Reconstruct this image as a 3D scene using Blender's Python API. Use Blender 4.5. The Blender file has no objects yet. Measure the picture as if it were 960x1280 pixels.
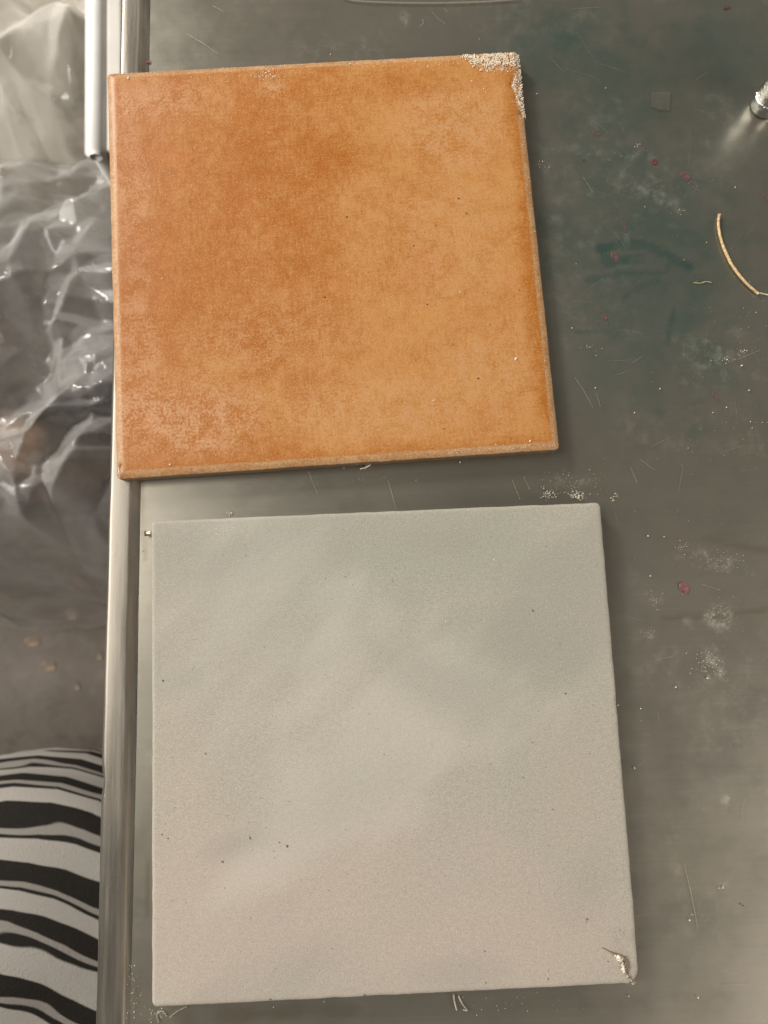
import bpy, bmesh, math, random
import numpy as np
from mathutils import Vector, Matrix, Euler

S = bpy.context.scene
COL = S.collection
PI = math.pi
random.seed(7)

# ------------------------------------------------------------------ camera
CAM_LOC = (-0.0013, 0.0516, 0.3385)
CAM_ROT = (0.1408, -0.0073, -0.0425)
FPX = 962.2
cd = bpy.data.cameras.new('camera')
cam = bpy.data.objects.new('camera', cd)
COL.objects.link(cam)
cam.location = CAM_LOC
cam.rotation_euler = CAM_ROT
cd.sensor_fit = 'VERTICAL'
cd.sensor_height = 36
cd.sensor_width = 27
cd.lens = FPX / 1280 * 36
cd.clip_start = 0.01
cd.clip_end = 100
cd.dof.use_dof = True
cd.dof.focus_distance = 0.343
cd.dof.aperture_fstop = 10.5
S.camera = cam

# ------------------------------------------------------------------ world and lamps
w = bpy.data.worlds.new('World')
S.world = w
w.use_nodes = True
w.node_tree.nodes['Background'].inputs[0].default_value = (1.0, 0.95, 0.86, 1)
w.node_tree.nodes['Background'].inputs[1].default_value = 0.135


def lamp(name, loc, target, size, energy, color):
    ld = bpy.data.lights.new(name, 'AREA')
    ld.shape = 'RECTANGLE'
    ld.size, ld.size_y = size
    ld.energy = energy
    ld.color = color
    o = bpy.data.objects.new(name, ld)
    COL.objects.link(o)
    o.location = loc
    d = Vector(target) - Vector(loc)
    o.rotation_euler = d.to_track_quat('-Z', 'Y').to_euler()
    return o


lamp('unseen_lamp', (-1.75, 0.45, 1.55), (0, 0.1, 0), (1.3, 2.2), 66, (1.0, 0.945, 0.875))
lamp('unseen_lamp', (2.3, -1.5, 1.5), (0, 0.1, 0), (1.4, 1.8), 64, (1.0, 0.915, 0.83))
lamp('unseen_lamp', (-1.0, 1.35, 0.9), (-0.33, 0.62, -0.35), (0.35, 0.35), 32, (1.0, 0.95, 0.88))  # added to brighten the white rail and milky bag; no such lamp seen

S.view_settings.view_transform = 'Standard'
S.view_settings.look = 'None'
S.view_settings.exposure = -0.14
S.view_settings.gamma = 1
S.render.engine = 'CYCLES'
S.cycles.max_bounces = 8
S.cycles.transparent_max_bounces = 16

# ------------------------------------------------------------------ helpers
_M = Euler(CAM_ROT, 'XYZ').to_matrix()


def at(px, py, z):
    """point of the plane of height z that the photograph shows at a pixel"""
    d = _M @ Vector(((px - 480) / FPX, -(py - 640) / FPX, -1.0))
    return Vector(CAM_LOC) + d * ((z - CAM_LOC[2]) / d.z)


def tag(o, label=None, cat=None, group=None, kind=None):
    if label: o['label'] = label
    if cat: o['category'] = cat
    if group: o['group'] = group
    if kind: o['kind'] = kind
    return o


def empty(name, loc=(0, 0, 0), rot=(0, 0, 0)):
    o = bpy.data.objects.new(name, None)
    o.empty_display_size = 0.02
    COL.objects.link(o)
    o.location = loc
    o.rotation_euler = rot
    return o


def link(name, me, mat=None, parent=None, smooth=True):
    o = bpy.data.objects.new(name, me)
    COL.objects.link(o)
    if mat: me.materials.append(mat)
    if parent: o.parent = parent
    if smooth:
        me.polygons.foreach_set('use_smooth', [True] * len(me.polygons))
    return o


def pydata(name, v, f):
    me = bpy.data.meshes.new(name)
    me.from_pydata([tuple(map(float, p)) for p in v], [], f)
    me.update()
    return me


def fattr(me, name, vals):
    a = me.attributes.new(name, 'FLOAT', 'POINT')
    a.data.foreach_set('value', np.asarray(vals, np.float32))


def _hash(ix, iy, seed):
    h = (ix.astype(np.int64) * 374761393 + iy.astype(np.int64) * 668265263 + seed * 1442695041) & 0x7fffffff
    h = ((h ^ (h >> 13)) * 1274126177) & 0x7fffffff
    return ((h ^ (h >> 16)) & 0xffff) / 65535.0


def vnoise(x, y, seed=0):
    ix, iy = np.floor(x), np.floor(y)
    fx, fy = x - ix, y - iy
    fx = fx * fx * (3 - 2 * fx)
    fy = fy * fy * (3 - 2 * fy)
    a = _hash(ix, iy, seed); b = _hash(ix + 1, iy, seed)
    c = _hash(ix, iy + 1, seed); d = _hash(ix + 1, iy + 1, seed)
    return (a * (1 - fx) + b * fx) * (1 - fy) + (c * (1 - fx) + d * fx) * fy


def fbm(x, y, seed=0, octaves=4):
    x = np.asarray(x, float); y = np.asarray(y, float)
    s = 0; a = 0.5; t = 0
    for k in range(octaves):
        s = s + a * vnoise(x * 2 ** k + 17.3 * k, y * 2 ** k - 9.1 * k, seed + k)
        t += a
        a *= 0.5
    return s / t


def sstep(a, b, x):
    t = np.clip((x - a) / (b - a), 0, 1)
    return t * t * (3 - 2 * t)


class NT:
    """small node-tree writer"""
    def __init__(self, name):
        self.m = bpy.data.materials.new(name)
        self.m.use_nodes = True
        self.t = self.m.node_tree
        self.n = self.t.nodes
        self.b = self.n['Principled BSDF']
        self.out = self.n['Material Output']

    def node(self, typ, ins=None, **props):
        nd = self.n.new(typ)
        for k, v in props.items(): setattr(nd, k, v)
        for k, v in (ins or {}).items(): self.set(nd.inputs[k], v)
        return nd

    def set(self, sock, v):
        if isinstance(v, bpy.types.NodeSocket): self.t.links.new(v, sock)
        elif isinstance(v, bpy.types.Node): self.t.links.new(v.outputs[0], sock)
        else: sock.default_value = v

    def coord(self, kind='Object'):
        return self.node('ShaderNodeTexCoord').outputs[kind]

    def attr(self, name):
        return self.node('ShaderNodeAttribute', attribute_name=name).outputs['Fac']

    def noise(self, vec, scale, detail=4, rough=0.55, dist=0.0):
        return self.node('ShaderNodeTexNoise', {'Vector': vec, 'Scale': scale, 'Detail': detail,
                                               'Roughness': rough, 'Distortion': dist}).outputs['Fac']

    def math(self, op, a, b=0.0, c=0.0, clamp=False):
        nd = self.node('ShaderNodeMath', operation=op, use_clamp=clamp)
        self.set(nd.inputs[0], a); self.set(nd.inputs[1], b); self.set(nd.inputs[2], c)
        return nd.outputs[0]

    def ramp(self, x, a, b, lo=0.0, hi=1.0):
        nd = self.node('ShaderNodeMapRange', {'Value': x, 'From Min': a, 'From Max': b, 'To Min': lo, 'To Max': hi})
        nd.interpolation_type = 'SMOOTHSTEP'
        return nd.outputs[0]

    def mix(self, f, a, b):
        nd = self.node('ShaderNodeMix', data_type='RGBA')
        self.set(nd.inputs['Factor'], f)
        for s, v in ((6, a), (7, b)):
            if isinstance(v, tuple) and len(v) == 3: v = v + (1,)
            self.set(nd.inputs[s], v)
        return nd.outputs[2]

    def bump(self, h, strength, dist, normal=None):
        nd = self.node('ShaderNodeBump', {'Height': h, 'Strength': strength, 'Distance': dist})
        if normal is not None: self.set(nd.inputs['Normal'], normal)
        return nd.outputs[0]

    def mapping(self, vec, scale=(1, 1, 1), rot=(0, 0, 0)):
        return self.node('ShaderNodeMapping', {'Vector': vec, 'Scale': scale, 'Rotation': rot}).outputs[0]

    def p(self, **kw):
        for k, v in kw.items():
            s = self.b.inputs[k.replace('_', ' ')]
            if isinstance(v, tuple) and len(v) == 3 and s.type == 'RGBA': v = v + (1,)
            self.set(s, v)
        return self.m


def plain(name, col, rough=0.5, metal=0.0, var=0.25, scale=400, bump=0.0):
    t = NT(name)
    v = t.coord()
    n = t.noise(v, scale, 3)
    c = t.mix(t.ramp(n, 0.3, 0.7), tuple(x * (1 - var) for x in col), tuple(min(1, x * (1 + var)) for x in col))
    t.p(Base_Color=c, Roughness=rough, Metallic=metal)
    if bump: t.p(Normal=t.bump(n, bump, 0.0005))
    return t.m


# ------------------------------------------------------------------ materials
def mat_steel(name='brushed_steel', use_attr=True):
    t = NT(name)
    v = t.coord()
    br = t.noise(t.mapping(v, (30, 900, 30)), 1.0, 3, 0.6)          # brushing runs along x
    big = t.noise(v, 9, 5, 0.6)
    mid = t.noise(v, 45, 6, 0.65)
    fine = t.noise(v, 900, 3, 0.6)
    c = t.mix(t.ramp(big, 0.3, 0.7), (0.310, 0.295, 0.242), (0.385, 0.355, 0.295))
    wide = t.noise(t.mapping(v, (5, 150, 5)), 1.0, 4, 0.6)
    c = t.mix(t.ramp(wide, 0.35, 0.7, 0, 0.05), c, (0.21, 0.19, 0.15))
    blot = t.noise(v, 26, 6, 0.7, 0.8)
    c = t.mix(t.ramp(blot, 0.45, 0.75, 0, 0.4), c, (0.38, 0.345, 0.285))
    c = t.mix(t.ramp(mid, 0.40, 0.75, 0, 0.4), c, (0.215, 0.195, 0.155))
    c = t.mix(t.ramp(br, 0.3, 0.7, 0, 0.09), c, (0.40, 0.37, 0.31))
    rough = t.math('ADD', t.ramp(mid, 0.3, 0.75, 0.27, 0.36), t.math('MULTIPLY', br, 0.03))
    metal = 0.84
    if use_attr:
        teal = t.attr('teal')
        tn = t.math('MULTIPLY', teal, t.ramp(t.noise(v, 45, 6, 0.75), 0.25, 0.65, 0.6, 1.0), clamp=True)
        c = t.mix(tn, c, (0.070, 0.138, 0.115))  # teal residue streaks and the painted green reflection
        grime = t.attr('grime')
        c = t.mix(t.math('MULTIPLY', grime, t.ramp(mid, 0.3, 0.7, 0.5, 1.0), clamp=True), c, (0.20, 0.155, 0.10))
        dust = t.attr('dust')
        speck = t.ramp(t.math('ADD', t.noise(v, 1000, 4, 0.75), t.math('MULTIPLY', dust, 0.12)), 0.66, 0.76)
        film = t.ramp(t.noise(v, 120, 6, 0.75), 0.45, 0.75)
        dfac = t.math('MULTIPLY', dust, t.math('ADD', t.math('MULTIPLY', film, 0.40), t.math('MULTIPLY', speck, 0.40)), clamp=True)
        c = t.mix(dfac, c, (0.66, 0.61, 0.51))
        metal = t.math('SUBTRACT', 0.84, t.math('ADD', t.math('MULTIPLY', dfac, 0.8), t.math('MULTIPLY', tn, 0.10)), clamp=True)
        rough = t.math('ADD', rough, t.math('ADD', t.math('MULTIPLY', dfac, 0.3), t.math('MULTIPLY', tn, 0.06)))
    t.p(Base_Color=c, Metallic=metal, Roughness=rough, Anisotropic=0.25)
    nb = t.bump(br, 0.03, 0.0003)
    nb = t.bump(fine, 0.05, 0.0002, nb)
    t.p(Normal=nb)
    return t.m


def mat_rim():
    t = NT('rolled_steel_edge')
    v = t.coord()
    n = t.noise(t.mapping(v, (300, 14, 300)), 1.0, 4, 0.6)
    f = t.noise(v, 900, 3, 0.6)
    c = t.mix(t.ramp(n, 0.3, 0.7), (0.22, 0.20, 0.168), (0.30, 0.275, 0.235))
    g = t.attr('grime')
    c = t.mix(t.math('MULTIPLY', g, t.ramp(f, 0.3, 0.7, 0.4, 1.0), clamp=True), c, (0.25, 0.17, 0.09))
    r = t.ramp(n, 0.3, 0.7, 0.26, 0.38)
    t.p(Base_Color=c, Metallic=t.math('SUBTRACT', 0.8, t.math('MULTIPLY', g, 0.5)), Roughness=r)
    t.p(Normal=t.bump(f, 0.05, 0.0004))
    return t.m


def mat_orange():
    t = NT('terracotta_glaze')
    v = t.coord()
    a = t.attr('pale'); b = t.attr('bloom'); e = t.attr('edge')
    fine = t.noise(v, 850, 5, 0.72)
    mid = t.noise(v, 130, 6, 0.72, 0.4)
    big = t.noise(v, 32, 5, 0.6)
    streak = t.noise(t.mapping(v, (700, 160, 100), (0, 0, 0.1)), 1.0, 4, 0.65)
    k = t.math('ADD', a, t.math('MULTIPLY', t.math('SUBTRACT', mid, 0.5), 1.5))
    k = t.math('ADD', k, t.math('MULTIPLY', t.math('SUBTRACT', fine, 0.5), 1.5))
    cross = t.noise(t.mapping(v, (150, 800, 100), (0, 0, 0.05)), 1.0, 4, 0.65)
    k = t.math('ADD', k, t.math('MULTIPLY', t.math('SUBTRACT', streak, 0.5), 1.2))
    k = t.math('ADD', k, t.math('MULTIPLY', t.math('SUBTRACT', cross, 0.5), 0.9))
    c = t.mix(t.ramp(k, -0.35, 1.35), (0.310, 0.098, 0.010), (0.445, 0.218, 0.066))
    c = t.mix(t.ramp(big, 0.55, 0.75, 0, 0.4), c, (0.43, 0.14, 0.03))
    bl = t.math('MULTIPLY', t.math('MULTIPLY', b, 0.9), t.ramp(t.math('ADD', fine, t.math('MULTIPLY', t.math('SUBTRACT', mid, 0.5), 0.7)), 0.42, 0.60), clamp=True)
    c = t.mix(bl, c, (0.47, 0.265, 0.140))
    gr = t.ramp(t.noise(v, 1300, 3, 0.6), 0.54, 0.70, 0, 0.55)
    c = t.mix(gr, c, (0.55, 0.32, 0.15))
    c = t.mix(t.ramp(t.noise(v, 480, 5, 0.7, 0.6), 0.52, 0.66, 0, 0.35), c, (0.36, 0.125, 0.03))
    sp = t.ramp(t.noise(v, 900, 2, 0.5), 0.27, 0.20, 0, 0.5)
    c = t.mix(sp, c, (0.22, 0.09, 0.03))
    rim = t.ramp(t.math('ADD', e, t.math('MULTIPLY', t.math('SUBTRACT', mid, 0.5), 0.0022)), 0.0040, 0.0028)
    rc = t.mix(t.ramp(fine, 0.3, 0.7), (0.36, 0.20, 0.09), (0.52, 0.35, 0.20))
    c = t.mix(t.math('MULTIPLY', rim, t.ramp(mid, 0.3, 0.7, 0.45, 0.95)), c, rc)
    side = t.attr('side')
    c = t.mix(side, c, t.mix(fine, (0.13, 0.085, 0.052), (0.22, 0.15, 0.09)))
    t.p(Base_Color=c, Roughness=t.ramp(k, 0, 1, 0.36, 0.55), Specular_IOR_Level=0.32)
    nb = t.bump(mid, 0.25, 0.0006)
    nb = t.bump(fine, 0.35, 0.0004, nb)
    t.p(Normal=nb)
    return t.m


def mat_grey():
    t = NT('grey_stone_tile')
    v = t.coord()
    a = t.attr('pink'); b = t.attr('olive'); d = t.attr('dim'); e = t.attr('edge')
    fine = t.math('ADD', t.math('MULTIPLY', t.noise(v, 1300, 3, 0.8), 0.6), t.math('MULTIPLY', t.noise(v, 480, 6, 0.85), 0.4))
    mid = t.noise(v, 210, 5, 0.7)
    vf = t.noise(v, 2000, 2, 0.5)
    c = t.mix(t.ramp(fine, 0.28, 0.72), (0.258, 0.238, 0.193), (0.430, 0.402, 0.337))
    c = t.mix(t.math('MULTIPLY', b, 1.0), c, t.mix(t.ramp(fine, 0.28, 0.72), (0.235, 0.236, 0.184), (0.355, 0.352, 0.284)))
    c = t.mix(t.math('MULTIPLY', a, 1.0), c, t.mix(t.ramp(fine, 0.28, 0.72), (0.322, 0.270, 0.228), (0.462, 0.396, 0.338)))
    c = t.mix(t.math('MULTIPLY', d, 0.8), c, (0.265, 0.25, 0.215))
    c = t.mix(t.math('MULTIPLY', t.attr('pale_cloud'), 0.45), c, (0.50, 0.475, 0.42))
    c = t.mix(t.ramp(vf, 0.58, 0.72, 0, 0.45), c, (0.62, 0.58, 0.50))
    c = t.mix(t.ramp(vf, 0.38, 0.26, 0, 0.6), c, (0.22, 0.198, 0.165))
    c = t.mix(t.ramp(mid, 0.60, 0.80, 0, 0.2), c, (0.33, 0.30, 0.25))
    c = t.mix(t.ramp(e, 0.0016, 0.0004, 0, 0.15), c, (0.58, 0.54, 0.47))
    side = t.attr('side')
    c = t.mix(side, c, (0.34, 0.31, 0.26))
    t.p(Base_Color=c, Roughness=0.7, Specular_IOR_Level=0.3)
    nb = t.bump(fine, 0.10, 0.0003)
    t.p(Normal=nb)
    return t.m


def mat_film(name, tint, body, clear, rough=0.12):
    """thin clear or milky plastic film"""
    t = NT(name)
    v = t.coord()
    n = t.noise(v, 14, 5, 0.6)
    t.p(Base_Color=tint, Roughness=rough, Specular_IOR_Level=0.9, Coat_Weight=1.0, Coat_Roughness=0.04, Coat_IOR=1.8)
    t.p(Normal=t.bump(t.noise(v, 35, 4, 0.6), 0.15, 0.006))
    lw = t.node('ShaderNodeLayerWeight', {'Blend': 0.35})
    f = t.math('ADD', t.math('MULTIPLY', lw.outputs['Facing'], clear), t.ramp(n, 0.3, 0.75, body * 0.55, body * 1.3), clamp=True)
    tr = t.node('ShaderNodeBsdfTransparent')
    tr.inputs[0].default_value = (0.93, 0.91, 0.88, 1)
    tl = t.node('ShaderNodeBsdfTranslucent')
    tl.inputs[0].default_value = tint + (1,)
    m0 = t.node('ShaderNodeMixShader', {0: 0.35, 1: t.b.outputs[0], 2: tl.outputs[0]})
    m1 = t.node('ShaderNodeMixShader', {0: f, 1: tr.outputs[0], 2: m0.outputs[0]})
    t.set(t.out.inputs[0], m1.outputs[0])
    return t.m


def mat_floor():
    t = NT('worn_concrete_floor')
    v = t.coord()
    n = t.noise(v, 6, 6, 0.65)
    f = t.noise(v, 60, 5, 0.65)
    c = t.mix(t.ramp(n, 0.3, 0.7), (0.115, 0.092, 0.074), (0.20, 0.172, 0.140))
    c = t.mix(t.ramp(f, 0.45, 0.75, 0, 0.4), c, (0.10, 0.08, 0.065))
    c = t.mix(t.ramp(f, 0.40, 0.25, 0, 0.35), c, (0.26, 0.22, 0.18))
    c = t.mix(t.ramp(t.noise(v, 22, 5, 0.7), 0.5, 0.7, 0, 0.5), c, (0.085, 0.06, 0.045))
    t.p(Base_Color=c, Roughness=0.55, Normal=t.bump(f, 0.2, 0.003))
    return t.m


def mat_stripes():
    t = NT('striped_cloth')
    uv = t.coord('UV')
    sep = t.node('ShaderNodeSeparateXYZ', {0: uv})
    n = t.noise(t.mapping(uv, (9, 9, 1)), 1.0, 3, 0.5)
    s = t.math('ADD', t.math('MULTIPLY', sep.outputs[1], 24.0), t.math('MULTIPLY', n, 0.9))
    ex = t.ramp(t.noise(t.mapping(uv, (14, 26, 1)), 1.0, 2, 0.5), 0.3, 0.7, 0.7, 1.55)
    fr = t.math('POWER', t.math('FRACT', s), ex)
    r = t.node('ShaderNodeValToRGB', {0: fr})
    r.color_ramp.interpolation = 'LINEAR'
    els = r.color_ramp.elements
    dark = (0.012, 0.010, 0.008, 1); light = (0.35, 0.328, 0.295, 1); thin = (0.25, 0.23, 0.205, 1)
    stops = [(0.0, dark), (0.27, dark), (0.285, thin), (0.40, thin), (0.415, dark), (0.50, dark), (0.52, light), (0.985, light), (1.0, dark)]
    els[0].position, els[0].color = stops[0]
    els[1].position, els[1].color = stops[-1]
    for p_, c_ in stops[1:-1]:
        e = els.new(p_); e.color = c_
    weave = t.noise(t.coord(), 900, 3, 0.6)
    c = t.mix(t.ramp(weave, 0.3, 0.7, 0, 0.06), r.outputs[0], (0.12, 0.105, 0.09))
    t.p(Base_Color=c, Roughness=0.85, Sheen_Weight=0.0, Specular_IOR_Level=0.2, Normal=t.bump(weave, 0.6, 0.0015))
    return t.m


STEEL = mat_steel()
RIM = mat_rim()
ORANGE = mat_orange()
GREY = mat_grey()
CRUMB = plain('white_mortar', (0.80, 0.72, 0.59), 0.9, 0, 0.2, 1500)
SPECK = plain('dark_speck', (0.07, 0.05, 0.03), 0.8, 0, 0.3, 1500)
RUST = plain('brown_speck', (0.15, 0.11, 0.075), 0.8, 0, 0.3, 1500)

# ------------------------------------------------------------------ floor
v = [(-4, -4, -0.9), (4, -4, -0.9), (4, 4, -0.9), (-4, 4, -0.9)]
fl = link('floor', pydata('floor', v, [(0, 1, 2, 3)]), mat_floor(), smooth=False)
tag(fl, 'grey brown worn concrete floor below the table', kind='structure')

# ------------------------------------------------------------------ steel table
TZ = -0.0095                       # table sheet; tile tops are at z = 0
TROT = -0.0168
table = empty('steel_table', (-0.1243, 0.0, -0.9), (0, 0, TROT))
tag(table, 'scuffed stainless steel work table with rolled left edge, under both tiles', 'table')
TINV = (Matrix.Translation(table.location) @ Matrix.Rotation(TROT, 4, 'Z')).inverted()


def tl(px, py, z=TZ):
    return TINV @ at(px, py, z)


def axis(lo, flo, fhi, hi, fine, coarse):
    return np.unique(np.concatenate([np.linspace(lo, flo, coarse), np.arange(flo, fhi, fine), np.linspace(fhi, hi, coarse)]).round(5))


TH = TZ + 0.9                     # sheet height above the floor
X0 = 0.0147                       # where the rolled edge meets the flat sheet
gx = axis(X0, X0 + 0.001, 0.36, 0.75, 0.0018, 8)
gy = axis(-0.55, -0.15, 0.40, 0.95, 0.0018, 8)
PX, PY = np.meshgrid(gx, gy)
nx, ny = len(gx), len(gy)
XX, YY = PX.ravel(), PY.ravel()
ZZ = TH + (fbm(XX * 9, YY * 9, 5, 3) - 0.5) * 0.0006
f = []
for j in range(ny - 1):
    for i in range(nx - 1):
        a = j * nx + i
        f.append((a, a + 1, a + nx + 1, a + nx))
me = pydata('table_top', np.stack([XX, YY, ZZ], 1), f)


def blob(px, py, rx, ry, ang=0.0, soft=0.6, wob=0.35, seed=0):
    """soft-edged patch of its own outline on the sheet, sizes in millimetres"""
    c = tl(px, py)
    dx, dy = (XX - c.x) * 1000, (YY - c.y) * 1000
    ca, sa = math.cos(ang), math.sin(ang)
    u, q = (dx * ca + dy * sa) / rx, (-dx * sa + dy * ca) / ry
    r = np.sqrt(u * u + q * q) + (fbm(XX * 130, YY * 130, seed, 4) - 0.5) * wob * 2
    return sstep(1, 1 - soft, r)


def streak(pts, width, soft=0.7, seed=0):
    """wiped smear along a polyline of photo pixels, width in millimetres"""
    out = np.zeros_like(XX)
    P = [tl(*p) for p in pts]
    for k in range(len(P) - 1):
        a, b = P[k], P[k + 1]
        ux, uy = b.x - a.x, b.y - a.y
        L = ux * ux + uy * uy
        tt = np.clip(((XX - a.x) * ux + (YY - a.y) * uy) / L, 0, 1)
        d = np.hypot(XX - a.x - tt * ux, YY - a.y - tt * uy) * 1000 / width
        d = d + (fbm(XX * 200, YY * 200, seed, 3) - 0.5) * 0.5
        out = np.maximum(out, sstep(1, 1 - soft, d))
    return out


teal = np.zeros_like(XX)  # wiped residue streaks; broad blobs paint a dark green reflection into the colour
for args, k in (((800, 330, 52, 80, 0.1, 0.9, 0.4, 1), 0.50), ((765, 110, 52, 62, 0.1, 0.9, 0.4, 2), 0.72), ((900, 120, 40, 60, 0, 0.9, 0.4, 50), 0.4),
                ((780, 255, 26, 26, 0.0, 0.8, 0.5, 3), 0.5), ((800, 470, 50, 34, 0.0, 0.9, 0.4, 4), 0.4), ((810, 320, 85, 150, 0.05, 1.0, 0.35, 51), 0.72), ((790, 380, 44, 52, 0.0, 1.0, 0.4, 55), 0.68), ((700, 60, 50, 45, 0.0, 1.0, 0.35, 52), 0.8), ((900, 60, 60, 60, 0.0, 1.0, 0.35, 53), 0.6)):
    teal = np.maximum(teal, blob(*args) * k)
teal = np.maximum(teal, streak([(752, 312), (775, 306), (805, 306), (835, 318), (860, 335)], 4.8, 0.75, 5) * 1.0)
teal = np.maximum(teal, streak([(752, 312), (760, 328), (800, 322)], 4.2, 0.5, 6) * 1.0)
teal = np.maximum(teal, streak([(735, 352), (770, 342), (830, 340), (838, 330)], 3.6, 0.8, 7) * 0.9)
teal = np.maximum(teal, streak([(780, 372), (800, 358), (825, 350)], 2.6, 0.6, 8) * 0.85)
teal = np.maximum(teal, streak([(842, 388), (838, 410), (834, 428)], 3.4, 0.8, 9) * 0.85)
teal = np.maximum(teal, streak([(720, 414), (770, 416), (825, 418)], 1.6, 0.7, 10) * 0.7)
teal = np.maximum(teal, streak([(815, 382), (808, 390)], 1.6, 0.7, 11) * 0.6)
dust = np.zeros_like(XX) + 0.25 * sstep(0.45, 0.75, fbm(XX * 30, YY * 30, 31, 5))
for args, k in (((800, 235, 46, 20, -0.15, 0.9, 0.6, 12), 0.55), ((770, 195, 50, 5, 0, 0.8, 0.5, 54), 0.5), ((700, 300, 16, 20, 0, 0.9, 0.6, 13), 0.35),
                ((905, 450, 28, 24, 0.2, 0.9, 0.6, 14), 0.5), ((890, 700, 22, 7, -0.25, 0.8, 0.6, 15), 0.85),
                ((902, 770, 9, 10, 0, 0.8, 0.6, 16), 0.95), ((892, 835, 9, 10, 0, 0.8, 0.6, 17), 0.95),
                ((818, 748, 7, 7, 0, 0.8, 0.6, 18), 0.8), ((858, 780, 6, 5, -0.6, 0.8, 0.5, 19), 0.7),
                ((815, 790, 8, 5, 0.7, 0.8, 0.5, 20), 0.6), ((860, 690, 12, 5, 0, 0.8, 0.5, 21), 0.6),
                ((505, 25, 4, 6, 0, 0.9, 0.5, 22), 0.6), ((345, 605, 30, 5, 0, 0.9, 0.5, 23), 0.3),
                ((912, 1000, 5, 3, 0, 0.8, 0.5, 24), 0.7), ((905, 1108, 3, 3, 0, 0.8, 0.5, 25), 0.8),
                ((930, 860, 30, 40, 0, 0.9, 0.5, 27), 0.25), ((715, 600, 20, 7, 0.1, 0.9, 0.6, 28), 0.6)):
    dust = np.maximum(dust, blob(*args) * k)
dust = np.maximum(dust, streak([(836, 1020), (848, 1090), (868, 1195)], 3.0, 0.9, 26) * 0.32)
grime = np.zeros_like(XX) + 0.15 * sstep(0.45, 0.75, fbm(XX * 16, YY * 16, 41, 4))
grime = np.maximum(grime, streak([(765, 797), (805, 796)], 0.7, 0.6, 42) * 0.8)
grime = np.maximum(grime, streak([(830, 772), (900, 770), (958, 762)], 2.2, 0.8, 43) * 0.5)
grime = np.maximum(grime, streak([(880, 672), (920, 682), (958, 688)], 2.6, 0.8, 44) * 0.4)
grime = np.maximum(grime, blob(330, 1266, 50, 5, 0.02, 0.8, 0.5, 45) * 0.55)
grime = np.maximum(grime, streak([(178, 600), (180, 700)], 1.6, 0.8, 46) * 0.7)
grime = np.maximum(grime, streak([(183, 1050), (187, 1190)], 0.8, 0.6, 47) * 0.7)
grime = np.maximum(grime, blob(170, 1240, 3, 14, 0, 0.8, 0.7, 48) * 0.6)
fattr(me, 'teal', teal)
fattr(me, 'dust', dust)
fattr(me, 'grime', grime)
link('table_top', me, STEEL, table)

# rolled left edge: an apron turned up into a bull-nose, a narrow flat and a crease down to the sheet
prof = [(0.006, -0.045), (0.0012, -0.045), (0.0, -0.04), (0.0, -0.006), (0.0001, -0.0022), (0.0004, -0.0006),
        (0.0009, 0.0005), (0.0016, 0.0012), (0.0023, 0.00146), (0.0028, 0.0015), (0.0100, 0.0015), (0.0112, 0.0014),
        (0.0122, 0.0008), (0.0130, 0.0005), (0.0139, 0.0002), (0.0149, 0.00005)]
ys = np.arange(-0.55, 0.9501, 0.0025)
vv = []
gg = []
for y in ys:
    dent = float(fbm(np.array([y * 60]), np.array([0.3]), 60, 3)[0] - 0.5)
    big = float(fbm(np.array([y * 14]), np.array([2.3]), 61, 2)[0] - 0.5)
    k1 = -0.0011 * math.exp(-((y + 0.012) / 0.004) ** 2)
    for i, (x, z) in enumerate(prof):
        q = 1.0 if 3 <= i <= 9 else (0.3 if i < 15 else 0)
        vv.append((x + q * (dent * 0.0004 + big * 0.0007) - (k1 if 3 <= i <= 7 else 0), y, TH + z + q * dent * 0.00015))
        s = float(fbm(np.array([y * 90]), np.array([i * 0.4]), 62, 3)[0])
        gg.append((0.75 if i in (11, 12, 13) else 0.3 if i == 14 else 0.06) * s)
n = len(prof)
ff = [(j * n + i, j * n + i + 1, (j + 1) * n + i + 1, (j + 1) * n + i) for j in range(len(ys) - 1) for i in range(n - 1)]
me = pydata('rolled_edge', vv, [tuple(reversed(q)) for q in ff])
fattr(me, 'grime', gg)
link('rolled_edge', me, RIM, table)


def box(x0, x1, y0, y1, z0, z1):
    v = [(x, y, z) for z in (z0, z1) for y in (y0, y1) for x in (x0, x1)]
    return v, [(0, 2, 3, 1), (4, 5, 7, 6), (0, 1, 5, 4), (1, 3, 7, 5), (3, 2, 6, 7), (2, 0, 4, 6)]


LEGMAT = mat_steel('leg_steel', False)
for lx in (0.09, 0.69):
    for ly in (-0.49, 0.89):
        bmx = bmesh.new()
        bmesh.ops.create_cone(bmx, cap_ends=True, segments=24, radius1=0.019, radius2=0.019, depth=TH - 0.004,
                              matrix=Matrix.Translation((lx, ly, (TH - 0.004) / 2)))
        me = bpy.data.meshes.new('leg'); bmx.to_mesh(me); bmx.free()
        link('leg', me, LEGMAT, table)


# fine hairline scratches in the sheet
def ribbon(pts, wid, z):
    vs, fs = [], []
    for k, p in enumerate(pts):
        d = (pts[min(k + 1, len(pts) - 1)] - pts[max(k - 1, 0)]); d.z = 0; d.normalize()
        nrm = Vector((-d.y, d.x, 0))
        taper = 0.35 + 0.65 * math.sin(PI * (k + 0.5) / len(pts))
        for s in (-1, 1):
            q = p + nrm * s * wid * taper / 2
            vs.append((q.x, q.y, z))
    for k in range(len(pts) - 1): fs.append((2 * k, 2 * k + 1, 2 * k + 3, 2 * k + 2))
    return vs, fs


def join(list_vf):
    V, F = [], []
    for vs, fs in list_vf:
        b = len(V)
        V += list(vs); F += [tuple(i + b for i in q) for q in fs]
    return V, F


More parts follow.
